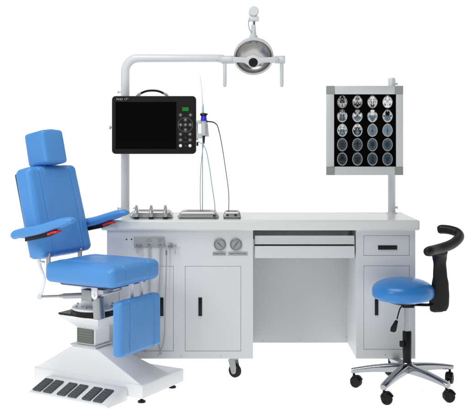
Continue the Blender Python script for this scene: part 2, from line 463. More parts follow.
# casters under the cabinet
def caster_cab(px, Y, rot):
    wr = .0355; x = (px - PX0) / FPX * Y
    c = Vector((x, Y, wr))
    R = Matrix.Translation((x, Y, 0)) @ Matrix.Rotation(rot, 4, 'Z')
    b = B()
    b.box((-.040, -.030, ZBOT - .005), (.040, .030, ZBOT - .0004), .001, 1, R)
    t = B(); t.lathe([(0, ZBOT - .014), (.022, ZBOT - .014), (.024, ZBOT - .009), (.020, ZBOT - .0052), (0, ZBOT - .0052)]); b._join(t.m, R)
    for sy in (-.0165, .0145):
        pts = [(-.024, sy, ZBOT - .014), (.020, sy, ZBOT - .014), (.028, sy, wr + .020)] + [(.010 + .016 * math.cos(q_), sy, wr + .016 * math.sin(q_)) for q_ in [math.radians(-k_) for k_ in range(0, 181, 20)]] + [(-.014, sy, wr + .022)]
        t = B(); t.prism([Vector(p) for p in pts], (0, .002, 0), .0005, 1); b._join(t.m, R)
    t = B(); t.cyl((.010, -.020, wr), (.010, .020, wr), .004, seg=12); b._join(t.m, R)
    f = obj('caster', b, M['grey'], cab)
    o = Vector((.010, -.012, wr))
    b = B(); t = B(); t.lathe([(.020, 0), (wr - .004, 0), (wr, .004), (wr, .020), (wr - .004, .024), (.020, .024)], o, (0, 1, 0), 36); b._join(t.m, R)
    w = obj('tyre', b, M['rubber'], f)
    b = B(); t = B(); t.lathe([(0, .001), (.006, .001), (.0198, .003), (.0198, .021), (.006, .023), (0, .023)], o, (0, 1, 0), 30); b._join(t.m, R)
    obj('wheel_hub', b, M['grey'], f)
caster_cab(233.4, 4.775, math.radians(-34))
caster_cab(128, 4.79, math.radians(20))
caster_cab(392, 4.83, math.radians(60))
caster_cab(132, 5.10, math.radians(200))
caster_cab(406, 5.10, math.radians(90))

# ================================================================== left pole with boom, right pole
YP = 5.12
def pole_fittings(b, px): pass
lp = thing('lamp_pole', 'tall white pole bent into a long horizontal boom above the monitor', 'pole', (X(125, YP), YP, ZTOP))
pr = sz(4.3, YP)
b = B()
zt = Z(58.4, YP); x0 = X(125.2, YP); rb = .075
pts = [(x0, YP, ZTOP + .002), (x0, YP, zt - rb)] + [(x0 + rb - rb * math.cos(a), YP, zt - rb + rb * math.sin(a)) for a in [math.radians(k * 9) for k in range(1, 10)]] + [(x0 + rb, YP, zt), (X(223, YP), YP, zt)]
b.tube(pts, [pr] * 11 + [pr * .93, pr * .86], 32, smooth=False); obj('tube', b, M['pole'], lp)
b = B(); b.lathe([(0, 0), (pr * 1.55, 0), (pr * 1.5, .004), (pr * 1.06, .007), (pr * 1.02, .007)], (x0, YP, ZTOP + .0002)); obj('base_flange', b, M['pole'], lp)
for py in (92, 208.5):
    b = B(); c = P(121, py, YP); b.cyl(c, c + Vector((-.018, 0, 0)), .0045, seg=12); b.cyl(c + Vector((-.014, 0, 0)), c + Vector((-.020, 0, 0)), .009, seg=18); obj('clamp_screw', b, M['pole'], lp)

rp = thing('light_box_pole', 'short straight white pole at the right end of the worktop behind the film viewer', 'pole', (X(391.7, YP), YP, ZTOP))
x1_ = X(391.7, YP); pr2 = sz(3.7, YP)
b = B(); b.tube([(x1_, YP, ZTOP + .002), (x1_, YP, Z(79.5, YP))], pr2, 32, smooth=False); obj('tube', b, M['pole'], rp)
b = B(); b.lathe([(0, 0), (pr2 * 1.5, 0), (pr2 * 1.45, .004), (pr2 * 1.06, .007), (pr2 * 1.02, .007)], (x1_, YP, ZTOP + .0002)); obj('base_flange', b, M['pole'], rp)
for py in (84, 207.5):
    b = B(); c = P(395, py, YP); b.cyl(c, c + Vector((.012, 0, 0)), .0045, seg=12); b.cyl(c + Vector((.009, 0, 0)), c + Vector((.015, 0, 0)), .008, seg=18); obj('clamp_screw', b, M['pole'], rp)

# ================================================================== examination lamp
lam = thing('examination_lamp', 'round white surgical lamp with mirrored bowl, cross bar and two drop handles on the boom', 'lamp', tuple(P(253.6, 57.5, YP)))
ax = Vector((0, -math.cos(math.radians(30)), -math.sin(math.radians(30)))).normalized()
rim = P(253.6, 56.6, YP - .03); R_ = sz(19.8, YP)
prof = []
for k in range(13):
    a = math.radians(90 * k / 12); prof.append((R_ * math.sin(a) if k else 0, -.085 * math.cos(a)))
outer = prof + [(R_, .008), (R_ - .010, .008)]
s_open[0] = True
b = B(); b.lathe(outer + [(R_ - .010, .000)], rim, ax, 64); obj('shell', b, M['lampw'], lam)
inner = [(0, -.066)]
for k in range(1, 13):
    a = math.radians(90 * k / 12); inner.append(((R_ - .011) * math.sin(a), -.066 * math.cos(a)))
b = B(); b.lathe(inner, rim, ax, 64); obj('reflector', b, M['reflector'], lam)
s_open[0] = False
yb = YP - .10
up = [(233, 57), (240, 57.1), (245.5, 57.9), (249.5, 56.0), (253.2, 54.8), (257, 56.0), (261, 57.9), (268, 57.2), (276, 56.8)]
dn = [(276, 63), (268, 62.4), (261.5, 62.8), (258.6, 65), (256.4, 67.2), (253.2, 68.1), (250, 67.2), (247.6, 65), (244.5, 62.9), (239, 62.4), (233, 62.6)]
b = B(); b.prism([P(x, y, yb) for x, y in up + dn], (0, .016, 0), .004, 3); obj('cross_bar', b, M['lampw'], lam)
c = P(253.2, 62.6, yb)
b = B(); b.lathe([(0, 0), (.0255, 0), (.0255, .002), (.0215, .0035), (0, .0035)], c + Vector((0, -.0005, 0)), (0, -1, 0), 32); obj('centre_knob', b, M['black'], lam)
for xa, xb, hx in ((221, 234.5, 224.8), (274.5, 285, 281.7)):
    b = B(); p, q = P(xa, 59.8, YP - .06), P(xb, 59.8, YP - .06)
    L = q.x - p.x; rc = sz(4.0, YP)
    b.lathe([(0, 0), (rc * .8, 0), (rc * .96, .004), (rc * .96, L * .45), (rc, L * .47), (rc, L - .003), (rc * .9, L), (0, L)], p, (1, 0, 0), 32)
    xl, xr = (xb - 3, 240) if xa < 250 else (268, xa + 3)
    b.tube([P(xl, 59.8, YP - .062), P(xr, 59.8, YP - .085)], rc * .62, 16, smooth=False)
    if xa < 250: b.tube([P(219.5, 59, YP), P(224, 59.4, YP - .045)], rc * .9, 18, smooth=False)
    col = obj('collar', b, M['lampw'], lam)
    b = B(); b.tube([P(hx, 60, YP - .062), P(hx, 84, YP - .062), P(hx, 86.4, YP - .062)], [sz(1.8, YP)] * 2 + [sz(1.5, YP)], 18, smooth=False); obj('drop_handle', b, M['lampw'], lam)
# neck and knuckle above the bowl
def vcyl(b, cx, ya, yb_, ra, rb_, Y=YP, seg=28): b.lathe([(0, 0), (sz(rb_, Y), 0), (sz(rb_, Y), .0015), (sz(ra, Y), abs(Z(ya, Y) - Z(yb_, Y))), (0, abs(Z(ya, Y) - Z(yb_, Y)))], P(cx, yb_, Y), (0, 0, 1), seg)
b = B(); vcyl(b, 253.4, 35.5, 44, 4.0, 5.2); vcyl(b, 253.4, 25, 36, 2.1, 3.0); obj('neck', b, M['lampw'], lam)
b = B(); vcyl(b, 254, 19.5, 25.5, 1.3, 1.3); obj('pin', b, M['chrome'], lam)
b = B(); b.box(P(249, 20.6, YP - .03), P(258.6, 17.6, YP + .03), .004, 2); b.box(P(251, 18.5, YP - .015), P(256.5, 10, YP + .015), .003, 2); obj('bracket', b, M['lampw'], lam)
c = P(253.6, 12, YP)
b = B(); b.cyl(c + Vector((0, .045, 0)), c + Vector((0, -.036, 0)), sz(4.9, YP), seg=36, bev=.004); obj('knuckle', b, M['lampw'], lam)
b = B(); b.tube([P(251, 17, YP - .02), P(248.8, 20, YP - .03), P(248.6, 25, YP - .03), P(249.4, 29, YP - .028), P(251.6, 33, YP - .01)], .0026, 8); obj('cable', b, M['hose'], lam)

# ================================================================== monitor
YM = 5.00
mon = thing('monitor', 'black portable endoscope monitor with carry handle and button column clamped to the pole', 'monitor', tuple(P(153.8, 154, YM + .03)))
a, e = P(111.8, 96, YM), P(196, 154, YM)
hx, hzv = (e.x - a.x) / 2, (a.z - e.z) / 2; cx, cz = (a.x + e.x) / 2, (a.z + e.z) / 2
def rrect(cx, cz, hx, hz, r, Y, n=6):
    pts = []
    for sx, sz_, a0 in ((1, 1, 0), (-1, 1, 90), (-1, -1, 180), (1, -1, 270)):
        for k in range(n + 1):
            an = math.radians(a0 + 90 * k / n); pts.append(Vector((cx + sx * (hx - r) + r * math.cos(an), Y, cz + sz_ * (hz - r) + r * math.sin(an))))
    return pts
b = B(); b.prism(rrect(cx, cz, hx, hzv, .021, YM), (0, .055, 0), .005, 3); body = obj('casing', b, M['black'], mon)
b = B(); b.prism(rrect(cx, cz, hx - .010, hzv - .010, .012, YM - .0022), (0, .002, 0)); obj('face_plate', b, M['dgrey'], mon)
a, e = P(115.6, 102, YM), P(176.4, 149, YM)
b = B(); b.box((a.x, YM - .0032, e.z), (e.x, YM - .0024, a.z), .0003, 1); obj('screen', b, M['screen'], mon)
b = B(); b.text('FHD 17"', P(122.4, 99.3, YM - .0028), sz(2.1, YM), width=sz(11.6, YM)); obj('lettering', b, M['silverink'], mon)
b = B(); a, e = P(182.4, 107.4, YM), P(188.8, 111, YM)
for k in range(3):
    w = (e.x - a.x) / 3
    x = a.x + k * w
    for q in ((x, a.z - .003, x + w - .002, a.z), (x, e.z, x + w - .002, e.z + .003), (x, (a.z + e.z) / 2 - .0015, x + w - .002, (a.z + e.z) / 2 + .0015)):
        b.box((q[0], YM - .0034, q[1]), (q[2], YM - .0024, q[3]))
    for xx in (x, x + w - .0045): b.box((xx, YM - .0033, e.z), (xx + .0025, YM - .0025, a.z))
obj('green_display', b, M['led'], mon)
for px, py in ((185.5, 137.6), (185.5, 145.8)):
    b = B(); c = P(px, py, YM - .0024); b.box(c - Vector((.003, .001, .0018)), c + Vector((.003, 0, .0018))); obj('indicator_light', b, M['led'], mon)
def ring(b, c, ro, ri):
    b.lathe([(ri, 0), (ri, .0014), (ro, .0014), (ro, 0), (ri, 0)], c, (0, -1, 0), 40)
s_open[0] = True
b = B(); ring(b, P(185.4, 124.8, YM - .0024), sz(7.6, YM), sz(6.95, YM)); obj('dial_ring', b, M['button'], mon)
b = B(); b.box(P(182.6, 141.9, YM - .0034), P(188, 142.3, YM - .0024)); obj('printed_line', b, M['button'], mon)
for px, py in ((180.5, 115), (190.5, 115), (180.5, 134.3), (190, 134.3), (180.5, 140), (190, 140), (185.4, 119.8), (185.4, 129.8), (180.6, 124.8), (190.2, 124.8), (185.4, 124.8)):
    b = B(); c = P(px, py, YM - .0024); bt_ = obj('button', B().lathe([(sz(1.0, YM), 0), (sz(.9, YM), .0016), (0, .0018)], c, (0, -1, 0), 18), M['gauge'], mon)
    ring(b, c, sz(1.9, YM), sz(1.4, YM)); obj('button_ring', b, M['button'], bt_)
s_open[0] = False
for px in (180.5, 190):
    b = B(); c = P(px, 145.7, YM - .0024); b.lathe([(sz(1.6, YM), 0), (sz(1.5, YM), .0022), (0, .003)], c, (0, -1, 0), 22); obj('button', b, M['wbutton'], mon, label='white round button')
b = B(); ym = YM + .028
b.tube([P(137.5, 95.6, ym), P(140.5, 93.6, ym), P(146, 91.3, ym), P(152.3, 90.6, ym), (P(158.6, 91.3, ym)), P(164, 93.6, ym), P(167, 95.6, ym)], [(.0062, .011)] * 7, 14, flat=(0, 0, 1)); h_ = obj('carry_handle', b, M['black'], mon)
for px, s_ in ((138.2, 1), (166.3, -1)):
    b = B(); b.prism([P(px - 2.6 * s_, 96.2, ym - .012), P(px - .6 * s_, 93.6, ym - .012), P(px + 2.4 * s_, 92.4, ym - .012), P(px + 3.0 * s_, 94.2, ym - .012), P(px + .8 * s_, 96.2, ym - .012)], (0, .024, 0), .001, 1); obj('handle_clip', b, M['steel'], h_)
b = B(); b.box((x0 - .03, YM + .0552, cz - .05), (x0 + .03, YP - pr - .0005, cz + .05), .003, 1); b.box((x0 + .0, YM + .056, cz - .03), (cx + .06, YM + .068, cz + .03), .002, 1); obj('wall_bracket', b, M['grey'], mon)
b = B(); c = P(112.5, 127.4, YM + .03); b.cyl(c, c + Vector((-.014, 0, 0)), .005, seg=14); b.cyl(c + Vector((-.010, 0, 0)), c + Vector((-.019, 0, 0)), .012, seg=20); obj('side_knob', b, M['pole'], mon)

# ================================================================== film viewer
YL = 5.04
lb = thing('film_viewer', 'square light box with silver frame showing a dark sheet of twenty head scans', 'film viewer', tuple(P(364.5, 175, YL + .02)))
b = B(); b.box(P(328, 172.6, YL + .004), P(401.2, 88.2, YP - pr2 - .001), .003, 1); obj('housing', b, M['alu'], lb)
fi0, fi1 = P(334, 94.4, YL), P(396, 166.6, YL)
o0, o1 = P(326.3, 86, YL), P(402.9, 175, YL)
for (xa, za, xb, zb) in ((o0.x + .046, o0.z, o1.x - .046, fi0.z), (o0.x + .046, fi1.z, o1.x - .046, o1.z), (o0.x, o0.z - .046, fi0.x, o1.z + .046), (fi1.x, o0.z - .046, o1.x, o1.z + .046)):
    b = B(); b.box((xa, YL - .008, za), (xb, YL + .012, zb), .0025, 2); obj('frame_bar', b, M['alu'], lb)
for xx, zz, sx, sy in ((o0.x, o0.z, 1, -1), (o1.x, o0.z, -1, -1), (o0.x, o1.z, 1, 1), (o1.x, o1.z, -1, 1)):
    c_ = .0462
    w1 = abs((fi0.x if sx > 0 else fi1.x) - xx) + .0005; w2 = abs((fi0.z if sy < 0 else fi1.z) - zz) + .0005
    pts = [(0, 0), (c_, 0), (c_, w2), (w1, w2), (w1, c_), (0, c_)]
    b = B(); b.prism([Vector((xx + sx * p[0], YL - .0095, zz + sy * p[1])) for p in pts], (0, .0205, 0), .0015, 1); obj('corner_cap', b, M['corner'], lb)
# film sheet: grid whose point colours draw twenty scans
NX, NZ = 200, 232
fw, fh = fi1.x - fi0.x + .004, fi0.z - fi1.z + .004
me = bpy.data.meshes.new('film')
gx, gz = np.meshgrid(np.linspace(0, 1, NX), np.linspace(0, 1, NZ))
co_ = np.zeros((NX * NZ, 3)); co_[:, 0] = (fi0.x - .002 + gx * fw).ravel(); co_[:, 1] = YL + .0035; co_[:, 2] = (fi0.z + .002 - gz * fh).ravel()
co_ -= np.array(lb.location)
idx = np.arange(NX * NZ).reshape(NZ, NX)
quads = np.stack([idx[1:, :-1], idx[1:, 1:], idx[:-1, 1:], idx[:-1, :-1]], -1).reshape(-1, 4)
me.from_pydata(co_.tolist(), [], quads.tolist())
colr = np.zeros((NX * NZ, 4)); colr[:, 3] = 1
pxs = 334 + gx.ravel() * 62; pys = 94.4 + gz.ravel() * 72.2
cxs = (342.6, 357.6, 372.5, 387.4); cys = (102.0, 116.0, 130.2, 144.6, 158.8)
def ss(a, b_, x):
    u = min(1, max(0, (x - a) / (b_ - a))); return u * u * (3 - 2 * u)
for i in range(NX * NZ):
    for ci, cx_ in enumerate(cxs):
        x = (pxs[i] - cx_)
        if abs(x) > 6: continue
        for ri, cy_ in enumerate(cys):
            y = pys[i] - cy_
            if abs(y) > 7.4: continue
            k = ri * 4 + ci
            x_ = x / 4.95; y_ = y / 6.35
            taper = 1 - .12 * max(0, -y_) if ri < 3 else 1
            rr_ = math.hypot(x_ / taper, y_) + .03 * noise.noise(Vector((x_ * 2, y_ * 2, k)))
            axn = abs(x_)
            if rr_ > 1.06: continue
            blue = min(1, .25 + .10 * ri + .12 * ci)
            if ri < 2 or (ri == 2 and ci < 2):
                n1 = noise.fractal(Vector((axn * 2.3 + k * 7.3, y_ * 2.1, 3.7)), .8, 2.1, 3)
                n2 = noise.fractal(Vector((axn * 1.3 + k * 3.1, y_ * 1.4, 9.7)), .6, 2.1, 3)
                lobe = ss(1.02, .86, rr_)
                if ri == 0: v = lobe * (.35 + .20 * ci * .6 + 1.1 * n1)
                else: v = lobe * (.42 + 1.0 * n1)
                if ri <= 1: # notched corners above the brow
                    v *= 1 - ss(.45, .9, axn) * ss(-.45, -.8, y_)
                    if ri == 1 and ci < 3: v *= 1 - ss(.28, .5, axn) * ss(-.35, -.65, y_)
                brain = ss(.72, .55, math.hypot(x_ / .95, (y_ - .35) / .72)) if ri >= 1 else 0
                v = v * (1 - .8 * brain) + brain * (.10 + .05 * n2) * 1.0
                ring = ss(.80, .88, rr_) * ss(1.04, .97, rr_) * (.75 if ri else .5) * (1 if y_ > -.4 or ri == 2 else .3)
                if ri < 2: ring *= 1 - ss(.35, .6, axn) * ss(-.35, -.6, y_)
                v = .8 * max(v, .8 * ring) * (.75 if ri == 0 and ci < 2 else 1)
                bl = brain * .8 + .25 * ss(.1, .5, n2)
            else:
                ring = ss(.84, .92, rr_) * ss(1.05, .98, rr_)
                n1 = noise.fractal(Vector((axn * 4 + k * 7.3, y_ * 4, 3.7)), .6, 2.1, 3)
                body_ = .10 + .045 * (ci) * (1 if ri == 2 else .25) - .018 * (ri - 2) + .07 * n1
                if ri == 2: body_ += .06
                fis = ss(.10, .03, axn) * (ss(.9, .6, abs(y_)))
                ven = ss(.30, .12, abs(axn - .20 + .10 * y_)) * ss(.5, .25, abs(y_)) if ri >= 3 else ss(.35, .1, math.hypot(x_, y_ - .1))
                v = max(ring * (.46 if ri == 2 else .30), max(.02, body_) * ss(.92, .84, rr_) * (1 - .45 * fis) * (1 - .5 * ven) * .8)
                bl = (1 - ring) * blue
            v = max(0, min(1, v))
            cr = np.array([v * (1 - .45 * bl), v * (1 - .12 * bl), v * (1 + .15 * bl)])
            colr[i, :3] = np.maximum(colr[i, :3], np.clip(cr, 0, 1))
att = me.color_attributes.new('film_image', 'FLOAT_COLOR', 'POINT'); att.data.foreach_set('color', colr.ravel())
m = bpy.data.materials.new('backlit_film'); m.use_nodes = True; t = m.node_tree; pb = t.nodes['Principled BSDF']
at = t.nodes.new('ShaderNodeAttribute'); at.attribute_name = 'film_image'
t.links.new(at.outputs['Color'], pb.inputs['Emission Color']); pb.inputs['Emission Strength'].default_value = .95
pb.inputs['Base Color'].default_value = (.001, .001, .001, 1); pb.inputs['Roughness'].default_value = .5; pb.inputs['Specular IOR Level'].default_value = .03
me.materials.append(m)
fo = bpy.data.objects.new('film', me); COL.objects.link(fo); fo.parent = lb

# ================================================================== worktop trays and sprayers
def tray(name, label, x0, x1, top0, top1, ya, yb_, h, windows, group=None, dip=True):
    Xa, Xb = X(x0, ya), X(x1, ya); cx = (Xa + Xb) / 2
    th = thing(name, label, 'instrument tray', (cx, (ya + yb_) / 2, ZTOP), 0, group)
    hx, hy = (Xb - Xa) / 2, (yb_ - ya) / 2
    k = (top1 - top0) / (x1 - x0)
    def warp(p, n):
        f = (p.z + h / 2) / h
        s_ = 1 - (1 - k) * max(0, f - .2) / .8
        q = Vector((p.x * s_, p.y * (1 - .12 * f), p.z))
        if dip and n.z > 0:
            w = ss(.9, .6, abs(p.x) / hx) * ss(.86, .5, abs(p.y) / hy) * ss(.5, 1, n.z); q.z -= .006 * w
        return q
    b = B(); b.cushion((hx, hy, h / 2), .012, Matrix.Translation((cx, (ya + yb_) / 2, ZTOP + h / 2 + .0035)), n=36, warp=warp)
    obj('tray_body', b, M['traysteel'], th)
    for sx in (-1, 1):
        for sy in (-1, 1):
            b = B(); b.cyl((cx + sx * hx * .8, (ya + yb_) / 2 + sy * hy * .7, ZTOP + .0002), (cx + sx * hx * .8, (ya + yb_) / 2 + sy * hy * .7, ZTOP + .006), .007, seg=14)
            obj('rubber_foot', b, M['rubber'], th)
    for wx, wy, ww, wh in windows:
        c = P(wx, wy, ya - .0005); b = B(); b.box((c.x - sz(ww, ya) / 2, ya - .0016, c.z - sz(wh, ya) / 2), (c.x + sz(ww, ya) / 2, ya + .006, c.z + sz(wh, ya) / 2), .0006, 1); obj('port', b, M['slot'], th)
    return th
tray('sprayer_rack', 'long low stainless rack at the worktop left end holding three chrome sprayers', 128.6, 172.6, 133, 170, 4.80, 4.93, .036, [])
tray('instrument_tray', 'widest middle stainless tray on the worktop where the pale blue tubes end', 177, 219, 182, 216, 4.79, 4.94, .034, [(214.3, 215.8, 2.6, 2.0)])
tray('instrument_tray', 'small square stainless tray on the worktop where the black cable ends', 223, 241.3, 225, 240, 4.79, 4.91, .034, [(227.5, 215.3, 1.9, 1.9), (235.6, 215.2, 2.6, 2.1)], dip=True)
for i, (px, lab) in enumerate(((136.4, 'chrome sprayer with round cap, leftmost of three in the stainless rack'), (151.2, 'chrome sprayer with round cap, middle one of three in the stainless rack'), (165.4, 'chrome sprayer with round cap, rightmost of three in the stainless rack'))):
    Yk = 4.775; c = P(px, 0, Yk); zb = ZTOP + .0003
    th = thing('sprayer', lab, 'sprayer', (c.x, Yk, zb), 0, 'chrome sprayers in the rack')
    def L(pr_, n_, m_):
        b = B(); b.lathe(pr_, (0, 0, 0)); return obj(n_, b, m_, th, local=True)
    L([(0, 0), (.0135, 0), (.0135, .009), (.012, .011), (0, .011)], 'foot', M['rubber'])
    L([(0, .011), (.0115, .011), (.0120, .016), (.0120, .040), (.0095, .044), (.0095, .048), (0, .048)], 'bottle', M['traysteel'])
    L([(0, .048), (.0075, .048), (.0075, .054), (.0100, .055), (.0100, .061), (.005, .063), (0, .063)], 'neck', M['traysteel'])
    L([(0, .063), (.004, .063), (.0065, .066), (.0065, .0715), (.004, .0745), (0, .075)], 'cap', M['traysteel'])
    b = B(); b.tube([(-.004, 0, .058), (-.014, 0, .058), (-.017, 0, .054)] if i == 0 else [(0, .004, .058), (0, .016, .058), (0, .018, .054)], .0026, 8, 4); obj('nozzle', b, M['chrome'], th, local=True)

# ================================================================== endoscope, its bracket and tubes
YE = 4.995
ibk = thing('instrument_bracket', 'pale grey clamp bracket fixed to the right side of the black monitor', 'bracket', tuple(P(198, 132, YE)))
b = B(); b.box(P(196.6, 123.6, YE - .012), P(207.8, 120.4, YE + .012), .002, 1); b.prism([P(201.5, 123.8, YE + .002), P(207.6, 123.8, YE + .002), P(209, 136.6, YE + .002), P(202.4, 136.6, YE + .002)], (0, .022, 0), .0015, 1)
b.box(P(196.8, 138.4, YE - .004), P(204.5, 133.4, YE + .016), .002, 1); obj('clamp', b, M['alu'], ibk)
b = B(); b.box(P(196.1, 140.5, YE + .001), P(198.0, 121.5, YE + .030), .001, 1); obj('mounting_strip', b, M['grey'], ibk)
b = B(); c = P(197.4, 142, YE); b.cyl(c + Vector((0, 0, 0)), c + Vector((0, 0, -.022)), .0055, seg=14); obj('lock_screw', b, M['black'], ibk)
en = thing('endoscope', 'slender endoscope with fine needle tip and blue ring held upright in the grey clamp', 'endoscope', tuple(P(203, 136, YE - .02)))
ye = YE - .024
b = B(); b.tube([P(200.3, 76, ye), P(201.6, 90, ye), P(202.9, 105, ye)], [.0008, .0011, .0017], 8); obj('needle', b, M['steel'], en)
def seg_(n_, m_, x_, ya, yb_, ra, rb_):
    b = B(); p, q = P(x_, yb_, ye), P(x_, ya, ye); b.cyl(p, q, sz(rb_, ye), sz(ra, ye), 20); return obj(n_, b, m_, en)
seg_('barrel', M['glass'], 203, 104.5, 114.5, .8, 1.3)
seg_('collar', M['black'], 203.6, 113.2, 116, 2.7, 3.4)
seg_('ring', M['bluering'], 203.8, 115.8, 121, 2.6, 3.2)
b = B(); b.box(P(200, 114.8, ye - .006), P(207.9, 113.6, ye + .006), .001, 1); obj('valve_lever', b, M['black'], en)
seg_('grip', M['alu'], 203.6, 120.8, 135.6, 2.2, 2.0)
seg_('tail', M['black'], 203.9, 135.4, 143.6, 1.3, .7)
def cable(name, label, pts, r, m, grp=None):
    b = B(); b.tube([P(*p) for p in pts], r, 10, 10); o = obj(name, b, m); tag(o, label, 'cable' if 'cable' in name else 'tube', grp)
cable('black_cable', 'thin black cable arching from the endoscope clamp down to the small square tray', [(206.8, 121.6, ye), (211, 121.8, ye), (215, 123.2, 4.97), (218, 127.5, 4.96), (221.5, 143, 4.94), (225, 165, 4.92), (228.2, 188, 4.89), (228.9, 200, 4.87), (228.6, 211.4, 4.86)], [.0036, .0034, .0030, .0024, .0020, .0018, .0018, .0018, .0018], M['black'])
cable('curved_tube', 'pale blue tube curving from the grey clamp down to the wide tray', [(198, 141.6, ye), (200.5, 143, ye), (203.5, 145, 4.96), (206.5, 152, 4.95), (209.5, 168, 4.93), (212.6, 190, 4.90), (214.6, 203, 4.88), (215, 211.3, 4.87)], .0022, M['bhose'])
cable('straight_tube', 'pale blue tube hanging straight down behind the endoscope into the wide tray', [(203, 106, ye + .010), (202.6, 140, 4.975), (202.4, 175, 4.93), (202.4, 211.3, 4.88)], .0024, M['bhose'])
cable('dark_cable', 'thin grey cable hanging beside the straight blue tube into the wide tray', [(203.9, 143.5, ye), (202.4, 152, 4.98), (200.6, 172, 4.94), (200.2, 195, 4.90), (200.5, 211.3, 4.88)], .0016, M['gaugerim'])

# ================================================================== patient chair
SX, SY, CA = -.635, 4.42, math.radians(-30)
ch = thing('patient_chair', 'blue upholstered patient chair with headrest and leg rest on a white pyramid base', 'treatment chair', (SX, SY, 0), CA)
CM = root_of(ch); CI = CM.inverted(); camL = CI @ Vector((0, 0, CZ))
def pv(px, py, v):
    """chair-frame point on the plane across = v"""
    q = CI @ P(px, py, 5.0); d_ = q - camL; return camL + d_ * ((v - camL.y) / d_.y)
def pu(px, py, u):
    q = CI @ P(px, py, 5.0); d_ = q - camL; return camL + d_ * ((u - camL.x) / d_.x)
def seam(x, c, w=.0022): return math.exp(-((x - c) / w) ** 2)
def groove(p, n, ax_i, cs, depth=.0040, w=.0030):
    g = sum(seam(p[ax_i], c, w) for c in cs)
    puff = .0012 * sum(seam(p[ax_i], c + e * .011, .006) for c in cs for e in (-1, 1))
    d_ = min(abs(p[ax_i] - c) for c in cs)
    q = Vector((p.x * 9, p.y * 22, p.z * 9))
    crease = (noise.noise(q * 1.3) * .0011 + noise.noise(q * 3.1) * .0005) * (1 + 1.2 * math.exp(-d_ / .03))
    return p + n * (puff + crease - depth * g)
# seat
sw = lambda p, n: groove(p, n, 1, (-.10, .10)) if abs(n.y) < .5 else p
b = B(); b.cushion((.213, .194, .0485), .030, Matrix.Translation((.008, 0, .6245)), (.006, .004, .009), n=(36, 150, 16), warp=sw); obj('seat', b, M['blue'], ch, local=True)
b = B(); b.box((-.150, -.135, .562), (.17, .135, .578), .002, 1); obj('seat_base', b, M['bluedark'], ch, local=True)
# backrest, leaning back
lean = math.radians(-14)
zb0 = .697; Hb = .455
Tb = Matrix.Translation((-.203, 0, zb0)) @ Matrix.Rotation(lean, 4, 'Y') @ Matrix.Translation((-.0525, 0, Hb / 2))
def bw(p, n):
    if abs(n.y) < .5: p = groove(p, n, 1, (-.115, .115))
    wd = 1 + .05 * (-p.z / Hb)
    return Vector((p.x, p.y * wd, p.z))
b = B(); b.cushion((.0525, .188, Hb / 2), .028, Tb, (.006, .004, .004), n=(16, 150, 40), warp=bw); obj('backrest', b, M['blue'], ch, local=True)
Tk = Matrix.Translation((-.203, 0, zb0)) @ Matrix.Rotation(lean, 4, 'Y')
b = B(); b.box((-.110, -.176, .012), (-.092, .176, Hb - .018), .008, 3, Tk); obj('back_shell', b, M['bluedark'], ch, local=True)
# headrest
def hw(p, n):
    return Vector((p.x, p.y * (1 + .03 * (-p.z / .17)), p.z + .006 * (1 - (abs(p.y) / .082)) * (1 if n.z > .3 else 0)))
Th = Matrix.Translation((-.280, 0, 1.152)) @ Matrix.Rotation(math.radians(-12), 4, 'Y') @ Matrix.Translation((-.066, 0, .0855))
b = B(); b.cushion((.066, .079, .0855), .016, Th, (.003, .003, .003), n=30, warp=hw); obj('headrest', b, M['blue'], ch, local=True)
for v in (-.035, .035):
    b = B(); b.cyl((-.345, v, 1.10), (-.352, v, 1.19), .008, seg=16); obj('headrest_post', b, M['chrome'], ch, local=True)
# armrests
for sgn in (-1, 1):
    v = -.245 if sgn < 0 else .232; vi = .205 * sgn; du = 0 if sgn < 0 else -.042
    b = B()
    prof_t = [(-.345, .800, .019, .026), (-.325, .809, .021, .030), (-.27, .822, .0215, .031), (-.19, .838, .0205, .031), (-.12, .858, .020, .033), (-.05, .880, .0185, .035), (.0, .889, .017, .034), (.022, .889, .011, .024)]
    prof_t = [(p[0] + du, p[1] - (.004 if i_ in (2, 3, 4, 5) else 0), p[2] * (1.22 if i_ in (2, 3, 4, 5) else 1.05), p[3]) for i_, p in enumerate(prof_t)]
    b.tube([(p[0], v, p[1]) for p in prof_t], [(p[2], p[3]) for p in prof_t], 28, 8, flat=(0, 0, 1))
    arm = obj('armrest', b, M['blue'], ch, local=True)
    b = B(); v0, v1 = (v - .016, v + .016)
    pr_ = [(-.265, .800), (-.15, .824), (-.085, .842), (-.075, .828), (-.13, .805), (-.20, .790), (-.265, .776)]
    b.prism([Vector((p[0] + du, v0, p[1])) for p in pr_], (0, v1 - v0, 0), .003, 2); obj('arm_trim', b, M['black'], arm, local=True)
    b = B(); pr_ = [(-.122, .8245), (-.072, .841), (-.058, .840), (-.064, .829), (-.092, .825), (-.116, .814)]
    b.prism([Vector((p[0] + du, v - .021, p[1])) for p in pr_], (0, .042, 0), .003, 2); obj('release_grip', b, M['red'], arm, local=True)
    b = B(); b.tube([(-.25 + du, v, .790), (-.262 + du, (v + vi) / 2, .788), (-.275, .15 * sgn, .79)], .011, 12); obj('arm_mount', b, M['black'], arm, local=True)
# leg rest
lw = lambda p, n: groove(p, n, 1, (-.10, .10)) if abs(n.y) < .5 else p
b = B(); b.cushion((.027, .166, .129), .018, Matrix.Translation((.217, 0, .381)), (.004, .002, .002), n=(12, 140, 32), warp=lw); obj('leg_rest', b, M['blue'], ch, local=True)
for v, w in ((-.004, .013), (.078, .009)):
    b = B(); b.box((.176, v - w, .46), (.190, v + w, .578), .002, 1); obj('leg_rest_bracket', b, M['white'], ch, local=True)
